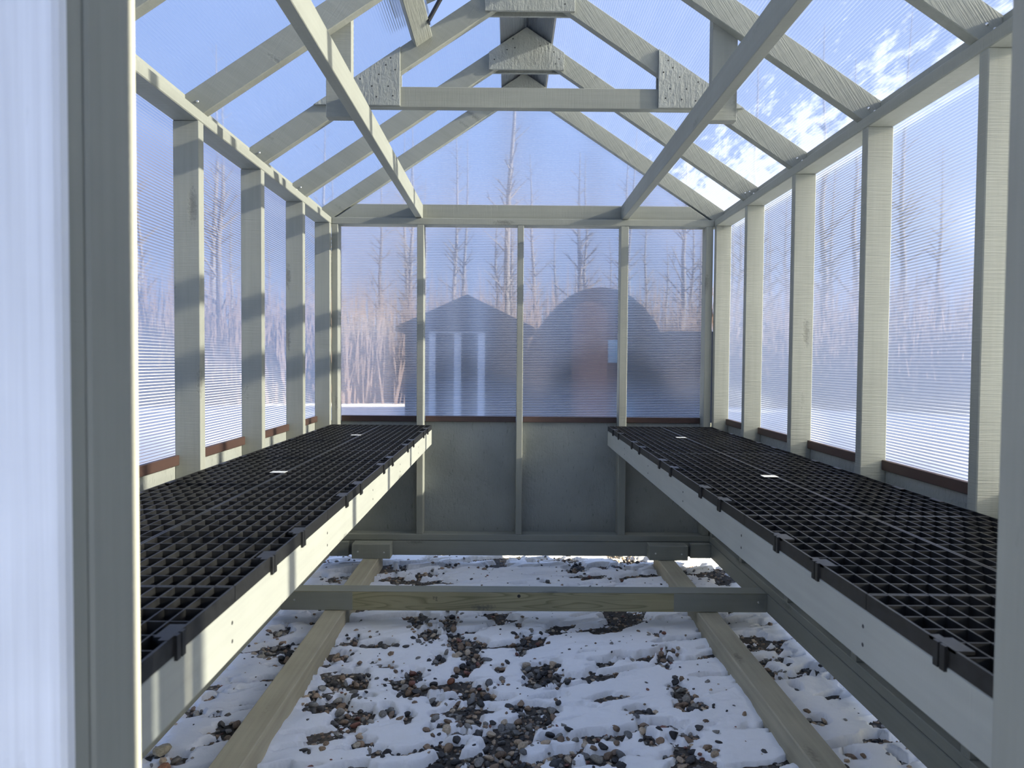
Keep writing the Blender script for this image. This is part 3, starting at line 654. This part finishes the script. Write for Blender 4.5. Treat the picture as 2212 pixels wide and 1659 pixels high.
def bare(x, y):
    """0 = snow cover, 1 = bare gravel"""
    wx = x + 0.05 * (fbm(x * 9, y * 9, 3, 3) - 0.5); wy = y + 0.07 * (fbm(x * 9, y * 9, 9, 3) - 0.5)
    m = np.full(np.shape(x), -3.0)
    for cx, cy, rx, ry in PATCH:
        q = 1 - np.sqrt(((wx - cx) / (rx * 1.02)) ** 2 + ((wy - cy) / (ry * 1.02)) ** 2)
        m = np.maximum(m, q)
    uu = x * 0.95 + y * 0.30; vv = -x * 0.30 + y * 0.95
    m = m - 1.5 * np.clip(fbm(uu * 15 + 7, vv * 34 + 7, 61, 3) - 0.45, -0.16, 0.5)     # tongues of snow left among the stones
    # thin wind-scoured streaks everywhere
    u = x * 0.95 + y * 0.30; v = -x * 0.30 + y * 0.95
    st = fbm(u * 5 + 40, v * 17 + 40, 21, 4)
    m = np.maximum(m, (st - 0.595) * 4.5)
    return m
def snow_z(x, y):
    u = x * 0.95 + y * 0.30; v = -x * 0.30 + y * 0.95
    dr = fbm(u * 2.2 + 9, v * 7.0 + 9, 40, 4) - 0.5
    lump = fbm(x * 24 + 60, y * 24 + 60, 50, 3) - 0.5
    dep = 0.027 + 0.044 * dr + 0.007 * lump
    b = np.clip(bare(x, y) * 3.2 + 0.75, 0, 1); b = b * b * (3 - 2 * b)
    return GZ + dep * (1 - b) - 0.006 * b
x0, x1, y0, y1, st = -1.42, 1.58, 1.55, 5.15, 0.0065
gx = np.arange(x0, x1 + st, st); gy = np.arange(y0, y1 + st, st)
X, Y = np.meshgrid(gx, gy); Z = snow_z(X, Y)
# sink the border so the outer snow field meets it
nx, ny = len(gx), len(gy)
vs = np.stack([X.ravel(), Y.ravel(), Z.ravel() + H], 1)
idx = np.arange(nx * ny).reshape(ny, nx)
quads = np.stack([idx[:-1, :-1].ravel(), idx[:-1, 1:].ravel(), idx[1:, 1:].ravel(), idx[1:, :-1].ravel()], 1)
zq = Z.ravel()[quads].max(1); quads = quads[zq > GZ - 0.004]
me = bpy.data.meshes.new('snow_cover'); me.from_pydata(vs.tolist(), [], quads.tolist()); me.update(); me.materials.append(SNOW)
me.polygons.foreach_set('use_smooth', [True] * len(me.polygons))
sc_ = link('snow_cover', me, Matrix.Identity(4)); tag(sc_, 'thin windblown snow lying over the gravel under the greenhouse frame', 'snow', kind='stuff')
# outer snow field
gx2 = np.concatenate([np.linspace(-60, -8, 14), np.linspace(-6, -1.42, 14), np.linspace(-1.1, 1.3, 8), np.linspace(1.58, 6, 14), np.linspace(8, 60, 14)])
gy2 = np.concatenate([np.linspace(-30, 0.5, 12), [1.55], np.linspace(2, 5, 8), [5.15], np.linspace(5.5, 9, 14), np.linspace(10, 90, 30)])
X2, Y2 = np.meshgrid(gx2, gy2); Z2 = GZ + 0.016 + 0.05 * (fbm(X2 * 0.7 + 50, Y2 * 0.7 + 50, 77, 4) - 0.45) * np.clip((np.abs(Y2 - 3.3) - 1.8) / 2 + np.clip(np.abs(X2) - 1.6, 0, 9) / 2, 0, 1)
i2 = np.arange(X2.size).reshape(X2.shape); q2 = []
for a in range(X2.shape[0] - 1):
    for b in range(X2.shape[1] - 1):
        cx_, cy_ = (gx2[b] + gx2[b + 1]) / 2, (gy2[a] + gy2[a + 1]) / 2
        if x0 < cx_ < x1 and y0 < cy_ < y1: continue
        q2.append((int(i2[a, b]), int(i2[a, b + 1]), int(i2[a + 1, b + 1]), int(i2[a + 1, b])))
me = mesh('snow_field', np.stack([X2.ravel(), Y2.ravel(), Z2.ravel() + H], 1).tolist(), q2, SNOW, True)
tag(link('snow_field', me, Matrix.Identity(4)), 'open snow field stretching away outside the greenhouse walls', 'snow', kind='stuff')

# stones
TONES = {'dark': [(0.048, 0.049, 0.052), (0.070, 0.070, 0.072), (0.036, 0.037, 0.040)], 'grey': [(0.24, 0.23, 0.21), (0.18, 0.18, 0.175), (0.28, 0.265, 0.235)],
         'brown': [(0.25, 0.175, 0.115), (0.20, 0.14, 0.095), (0.29, 0.21, 0.145)], 'tan': [(0.44, 0.34, 0.235), (0.50, 0.41, 0.30)], 'red': [(0.18, 0.080, 0.060), (0.22, 0.10, 0.075)]}
STL = {'dark': ('near black gravel stone bared between the thin patches of snow', 'near black gravel stones'), 'grey': ('mid grey gravel stone bared between the thin patches of snow', 'mid grey gravel stones'),
       'brown': ('brown gravel stone bared between the thin patches of snow', 'brown gravel stones'), 'tan': ('pale tan gravel stone bared between the thin patches of snow', 'pale tan gravel stones'),
       'red': ('dull red gravel stone bared between the thin patches of snow', 'dull red gravel stones')}
def stone_shape(seed, sub):
    bm = bmesh.new(); bmesh.ops.create_icosphere(bm, subdivisions=sub, radius=1.0)
    r = random.Random(seed); off = Vector((r.random() * 50, r.random() * 50, r.random() * 50))
    ax = Vector((1.12, 0.62 + 0.32 * r.random(), 0.48 + 0.26 * r.random()))
    cuts = [(Vector((r.gauss(0, 1), r.gauss(0, 1), r.gauss(0, 1))).normalized(), 0.48 + 0.36 * r.random()) for _ in range(9)]
    for v in bm.verts:
        c = v.co * (1 + 0.18 * mnoise.noise(v.co * 1.3 + off))
        for nrm, dd in cuts:
            k = c.dot(nrm)
            if k > dd: c -= nrm * (k - dd) * 0.85
        v.co = Vector((c.x * ax.x, c.y * ax.y, c.z * ax.z))
    vs = [v.co.copy() for v in bm.verts]; fs = [tuple(v.index for v in f.verts) for f in bm.faces]; bm.free(); return vs, fs
big = [stone_shape(100 + i, 2) for i in range(14)]; small = [stone_shape(300 + i, 1) for i in range(12)]
bigme = [mesh('stone', a, b, STONE, i % 3 == 0) for i, (a, b) in enumerate(big)]
cand = []
rs = random.Random(5)
def blocked(x, y):
    return (-0.865 < x < -0.745) or (0.880 < x < 1.003)
for cx, cy, rx, ry in PATCH:
    n = int(math.pi * rx * ry / (0.0155 ** 2) * 0.72) + 1
    for _ in range(n):
        a = rs.random() * 2 * math.pi; r_ = math.sqrt(rs.random()) * 1.25
        x = cx + rx * r_ * math.cos(a); y = cy + ry * r_ * math.sin(a)
        sz = 0.0080 + 0.0120 * rs.random() ** 1.7
        if y > 4.7 or y < 1.75 or blocked(x, y): continue
        cand.append([x, y, sz])
# lone pebbles poking through the snow
for _ in range(1000):
    x = -1.35 + 2.8 * rs.random(); y = 1.85 + 2.9 * rs.random()
    if blocked(x, y): continue
    cand.append([x, y, 0.0035 + 0.0125 * rs.random() ** 1.9])
# thin out overlapping ones
cand.sort(key=lambda c: -c[2]); keep = []; grid = {}
for c in cand:
    gxk, gyk = int(c[0] // 0.02), int(c[1] // 0.02); ok = True
    for i in (-2, -1, 0, 1, 2):
        for j in (-2, -1, 0, 1, 2):
            for o in grid.get((gxk + i, gyk + j), ()):
                if (o[0] - c[0]) ** 2 + (o[1] - c[1]) ** 2 < (0.80 * (o[2] + c[2])) ** 2: ok = False
    if ok: keep.append(c); grid.setdefault((gxk, gyk), []).append(c)
def seen(c):   # on the open ground in front of the lens, nearest first
    x, y = c[0], c[1]
    return c[2] / y if (abs(x - 0.05) < 0.86 and 1.95 < y < 3.26) or (y < 3.2 and -1.04 < x < 1.2) else 0
keep.sort(key=lambda c: -seen(c))
xs_ = np.array([c[0] for c in keep]); ys_ = np.array([c[1] for c in keep]); zs_ = snow_z(xs_, ys_)
special = [(-0.211, 2.715, 0.020, (0.20, 0.075, 0.035), 'rust orange squarish stone in the middle of the bare gravel'),
           (-1.090, 2.215, 0.030, (0.30, 0.27, 0.20), 'large rounded pale stone with grey veins at the foot of the left bench'),
           (-1.030, 2.105, 0.026, (0.23, 0.11, 0.065), 'broken orange brown stone at the lower left edge of the ground'),
           (0.285, 2.180, 0.026, (0.27, 0.25, 0.21), 'pitted pale stone among dark stones at the near edge'),
           (-0.210, 2.120, 0.026, (0.016, 0.017, 0.020), 'large smooth black stone at the near edge of the ground'),
           (-0.481, 2.262, 0.015, (0.40, 0.35, 0.27), 'cream coloured rounded pebble standing alone in the snow'),
           (0.560, 2.330, 0.021, (0.02, 0.021, 0.024), 'angular black stone alone in the snow beside the right skid')]
cnt = 0
for x, y, sz, col, lab in special:
    o = link('gravel_stone', bigme[cnt % 14], Matrix.Translation((x, y, GZ + 0.55 * sz + 0.012 + H)) @ Matrix.Rotation(rs.random() * 6, 4, 'Z') @ Matrix.Scale(sz, 4)); o.color = (*col, 1)
    tag(o, lab, 'stone'); cnt += 1
bv, bf, bc = [], [], []
tones = ['dark'] * 30 + ['grey'] * 27 + ['brown'] * 25 + ['tan'] * 12 + ['red'] * 3
for i, c in enumerate(keep):
    x, y, sz = c
    if any((x - q[0]) ** 2 + (y - q[1]) ** 2 < (q[2] + sz) ** 2 for q in special): continue
    k = rs.choice(tones); col = rs.choice(TONES[k]); f = 0.8 + 0.4 * rs.random(); col = tuple(v * f for v in col)
    z = max(GZ + 0.42 * sz, zs_[i] + 0.02 * sz)
    Rm = Matrix.Rotation(rs.random() * 6.28, 4, 'Z') @ Matrix.Rotation(rs.uniform(-.5, .5), 4, 'X') @ Matrix.Rotation(rs.uniform(-.5, .5), 4, 'Y')
    if cnt < 300 and seen(c) > 0:
        o = link('gravel_stone', bigme[rs.randrange(14)], Matrix.Translation((x, y, z + H)) @ Rm @ Matrix.Scale(sz, 4)); o.color = (*col, 1)
        tag(o, STL[k][0], 'stone', STL[k][1]); cnt += 1
    else:
        sv, sf = small[rs.randrange(12)]; b = len(bv); A = Rm.to_3x3()
        bv += [tuple(A @ (v * sz) + Vector((x, y, z + H))) for v in sv]; bf += [tuple(b + q for q in f_) for f_ in sf]; bc += [col] * len(sv)
# the gravel bed underneath: packed small stones wherever the snow is off
bx_ = rng.uniform(-1.4, 1.5, 60000); by_ = rng.uniform(1.85, 4.75, 60000); bb = bare(bx_, by_)
sel = np.where(bb > -0.22)[0][:9000]
for i in sel:
    x, y = float(bx_[i]), float(by_[i])
    if blocked(x, y): continue
    sz = 0.0055 + 0.0065 * rs.random(); k = rs.choice(tones); f = 0.7 + 0.4 * rs.random(); col = tuple(v * f for v in rs.choice(TONES[k]))
    sv, sf = small[rs.randrange(12)]; b = len(bv); cs, sn = math.cos(rs.random() * 6.28), math.sin(rs.random() * 6.28)
    zz = GZ + 0.15 * sz + H
    bv += [(x + (v.x * cs - v.y * sn) * sz, y + (v.x * sn + v.y * cs) * sz, zz + v.z * sz) for v in sv]; bf += [tuple(b + q for q in f_) for f_ in sf]; bc += [col] * len(sv)
me = mesh('gravel_bed', bv, bf, STONEBED, False)
ca = me.color_attributes.new('tone', 'FLOAT_COLOR', 'POINT'); ca.data.foreach_set('color', np.array([(*c, 1) for c in bc], dtype=np.float32).ravel())
tag(link('gravel_bed', me, Matrix.Identity(4)), 'small mixed gravel showing wherever the snow has blown off', 'gravel', kind='stuff')
# ------------------------------------------------------------------ outside, seen blurred through the sheets
def tree_mesh(seed, h):
    r = random.Random(seed); vs, fs = [], []
    def tube(p, q, r0, r1, n):
        d = (q - p).normalized(); a = d.orthogonal().normalized(); c = d.cross(a); b = len(vs)
        for pt, rr in ((p, r0), (q, r1)):
            for i in range(n):
                an = 2 * math.pi * i / n; vs.append(tuple(pt + (a * math.cos(an) + c * math.sin(an)) * rr))
        for i in range(n): fs.append((b + i, b + (i + 1) % n, b + n + (i + 1) % n, b + n + i))
    pts = [Vector((0, 0, 0))]
    for i in range(6): pts.append(pts[-1] + Vector((r.uniform(-.12, .12), r.uniform(-.12, .12), h / 6)))
    rad = lambda z: 0.115 * (1 - z / h) + 0.012
    for i in range(6): tube(pts[i], pts[i + 1], rad(pts[i].z), rad(pts[i + 1].z), 7)
    for _ in range(38):
        z = h * (0.22 + 0.76 * r.random()); i = min(5, int(z / (h / 6))); t_ = (z - pts[i].z) / (h / 6); p = pts[i].lerp(pts[i + 1], max(0, min(1, t_)))
        a = r.random() * 6.28; ln = (0.3 + 0.75 * r.random()) * (1.15 - z / h); up = 0.6 + 0.8 * r.random()
        q = p + Vector((math.cos(a) * ln, math.sin(a) * ln, ln * up)); r0 = rad(z) * 0.45; tube(p, q, r0, r0 * 0.45, 4)
        for _ in range(3):
            m_ = p.lerp(q, 0.4 + 0.5 * r.random()); a2 = a + r.uniform(-1.2, 1.2); l2 = ln * 0.5 * r.random() + 0.15
            tube(m_, m_ + Vector((math.cos(a2) * l2, math.sin(a2) * l2, l2 * 0.9)), r0 * 0.4, 0.004, 3)
    return mesh('tree', vs, fs, BARK, True)
TM = [tree_mesh(900 + i, 7.5 + 0.9 * i) for i in range(6)]
rt = random.Random(77); tn = 0
spots = []
def add_spot(x, y):
    if all((x - a) ** 2 + (y - b) ** 2 > 2.4 ** 2 for a, b in spots): spots.append((x, y))
for _ in range(150):
    ang = rt.uniform(-0.62, 0.62); dist = rt.uniform(24, 44); add_spot(math.sin(ang) * dist, math.cos(ang) * dist)
for _ in range(22): add_spot(-rt.uniform(22, 36), rt.uniform(6, 30))
for _ in range(8): add_spot(rt.uniform(20, 30), rt.uniform(26, 38))
for x, y in spots:
    o = link('bare_tree', TM[rt.randrange(6)], Matrix.Translation((x, y, GZ + H)) @ Matrix.Rotation(rt.random() * 6, 4, 'Z') @ Matrix.Scale(rt.uniform(0.85, 1.25), 4))
    tag(o, 'bare leafless tree in the woods, a blurred streak behind the clear sheets', 'tree', 'bare trees in the woods')
vs, fs = [], []
for _ in range(15000):
    if rt.random() < 0.70: ang = rt.uniform(-0.75, 0.75); dist = rt.uniform(21, 34); x, y = math.sin(ang) * dist, math.cos(ang) * dist
    else: x, y = -rt.uniform(15, 24), rt.uniform(1, 22)
    h = rt.uniform(1.5, 4.6); dx, dy = rt.uniform(-.5, .5), rt.uniform(-.5, .5); wd = rt.uniform(0.02, 0.06); b = len(vs); z0_ = GZ + H - 0.05
    for i in range(3): vs.append((x + wd * math.cos(2.1 * i), y + wd * math.sin(2.1 * i), z0_))
    vs.append((x + dx, y + dy, z0_ + h)); fs += [(b, b + 1, b + 3), (b + 1, b + 2, b + 3), (b + 2, b, b + 3)]
tag(link('brush_thicket', mesh('brush_thicket', vs, fs, plain('brush', (0.16, 0.115, 0.10), 0.9, noise=0.3, scale=2)), Matrix.Identity(4)), 'brownish underbrush at the edge of the woods beyond the snow', 'brush', kind='stuff')
# dark shed with white door frame, left of centre behind the back wall
def P(x0, x1, y0, y1, z0, z1, m, nm, r): return box(nm, x0, x1, y0, y1, z0, z1, m, r, 0.0)
sh = empty('garden_shed', (-0.6, 12.5, GZ + H), 'dark shed with white door posts, blurred behind the second pane from the left', 'shed')
P(-1.75, 0.30, 12.0, 14.5, GZ, 0.55, SHEDDARK, 'wall', sh)
prism_xz('roof', [(-1.9, 0.50), (0.45, 0.50), (0.42, 0.58), (-0.70, 1.12), (-1.88, 0.58)], 11.85, 14.6, SHEDROOF, sh, bev=0)
for a, b in ((-1.34, -1.23), (-0.92, -0.80), (-0.52, -0.40)): P(a, b, 11.95, 12.0, GZ, 0.48, WHITE, 'door_post', sh)
P(-1.34, -0.40, 11.95, 12.0, 0.48, 0.60, WHITE, 'door_lintel', sh)
for a, b in ((-1.22, -0.93), (-0.79, -0.53)): P(a, b, 11.97, 11.999, -0.25, 0.40, GLASSD, 'door_pane', sh)
# barrel-roofed brown shed, right of centre
s2 = empty('barrel_roof_shed', (1.9, 11.5, GZ + H), 'dark barrel roofed shed with brown front, blurred behind the two right panes', 'shed')
arc = [(1.45 + 1.12 * math.cos(a), -0.25 + 1.45 * math.sin(a)) for a in [math.pi * i / 14 for i in range(15)]]
prism_xz('roof_shell', [(2.57, GZ)] + arc + [(0.33, GZ)], 11.3, 15.0, SHEDROOF, s2, bev=0)
prism_xz('front_wall', [(1.56, GZ), (1.56, 0.75)] + [(1.28 + 0.28 * math.cos(a), 0.75 + 0.22 * math.sin(a)) for a in [math.pi * i / 8 for i in range(1, 8)]] + [(1.0, 0.75), (1.0, GZ)], 11.24, 11.3, SHEDBROWN, s2, bev=0)
P(1.57, 1.80, 11.22, 11.30, 0.0, 0.36, TEAL, 'window', s2)
P(1.86, 2.30, 11.24, 11.30, GZ + 0.05, 0.35, SHEDDARK, 'door', s2)
P(2.58, 3.40, 11.6, 14.0, GZ, 0.52, SHEDDARK, 'lean_to', s2)
# added, unseen snow ridges: block low sun on the right, gap lets a patch through
prof = [(-0.42, 0.0), (-0.30, 0.24), (-0.12, 0.48), (0.02, 0.58), (0.18, 0.50), (0.34, 0.24), (0.5, 0.0)]
def shading_snow_bank(ya, yb, n, label):
    ys__ = np.linspace(ya, yb, n); vs = []; fs = []
    for j, yy in enumerate(ys__):
        tp = min(1.0, 0.75 + 0.25 * min(j, n - 1 - j))
        for i, (px_, pz_) in enumerate(prof):
            vs.append((2.15 + px_ + 0.06 * (float(fbm(np.array([yy * 2.0 + 5]), np.array([i * 0.7]), 88, 3)[0]) - 0.5), yy, GZ + H - 0.01 + pz_ * tp * (0.85 + 0.3 * float(fbm(np.array([yy * 3.0 + 5]), np.array([i * 0.9 + 9]), 90, 3)[0]))))
    for j in range(n - 1):
        for i in range(6): b = j * 7 + i; fs.append((b, b + 1, b + 8, b + 7))
    fs.append(tuple(range(7))[::-1]); fs.append(tuple(range((n - 1) * 7, n * 7)))
    tag(link('shading_snow_bank', mesh('shading_snow_bank', vs, fs, SNOW, True), Matrix.Identity(4)), label, 'snow', kind='stuff')
shading_snow_bank(-0.6, 4.16, 40, 'unseen snow bank added outside the right wall to block low sun')
shading_snow_bank(4.36, 6.9, 22, 'unseen snow bank added past the back corner to block low sun')
# spruces added to the right, far outside the frame: they keep the yard in shade but for the gap that lights the greenhouse
def shade_spruce_mesh(seed):
    r = random.Random(seed); vs, fs = [], []
    for i in range(7): vs.append((0.16 * math.cos(i * 0.898), 0.16 * math.sin(i * 0.898), 0))
    vs.append((0, 0, 9.0)); fs += [(i, (i + 1) % 7, 7) for i in range(7)]
    for k in range(15):
        z = 0.7 + k * 0.55; rad = 1.75 * (1 - k / 15.5) + 0.15; b = len(vs); n = 18
        vs.append((0, 0, z + 0.9))
        for i in range(n):
            a = 2 * math.pi * i / n; rr = rad * (1.0 if i % 2 == 0 else 0.55) * r.uniform(0.85, 1.12); vs.append((rr * math.cos(a), rr * math.sin(a), z - 0.25 * (i % 2 == 0)))
        fs += [(b, b + 1 + i, b + 1 + (i + 1) % n) for i in range(n)]
    return mesh('shade_spruce', vs, fs, NEEDLE)
SP = [shade_spruce_mesh(5), shade_spruce_mesh(6)]
for i, (x, y) in enumerate([(15.5, -16), (16.5, -12.4), (15.2, -8.8), (16.3, -4.9), (16.2, 5.0), (15.4, 8.8), (16.6, 12.4),
                            (22, -24), (22.5, -19.6), (22, -15), (22.4, -10.8), (22.2, -6.8), (22.3, 5.4), (22, 9.6), (22.6, 13.8)]):
    o = link('shade_spruce', SP[i % 2], Matrix.Translation((x, y, GZ + H)) @ Matrix.Rotation(i * 1.3, 4, 'Z') @ Matrix.Scale(1.5 if i < 7 else 2.1, 4))
    tag(o, 'tall dark conifer added unseen off to the right to shade the yard', 'tree', 'added shade spruces off to the right')
# unseen open door leaf, swung out right; added to leave a sun slit
dr = empty('added_door_1', (JR + 0.05, 0.2, GZ + H), kind='structure')
P(JR + 0.012, JR + 0.050, -0.302, 0.597, ZR0 + 0.02, 0.78, TRIM, 'added_door_leaf', dr)
P(JR - 0.002, JR + 0.012, -0.302, -0.212, ZR0 + 0.02, 0.78, WHITE, 'added_door_stile', dr); P(JR - 0.002, JR + 0.012, 0.507, 0.597, ZR0 + 0.02, 0.78, WHITE, 'added_door_stile', dr)
bpy.context.view_layer.update()
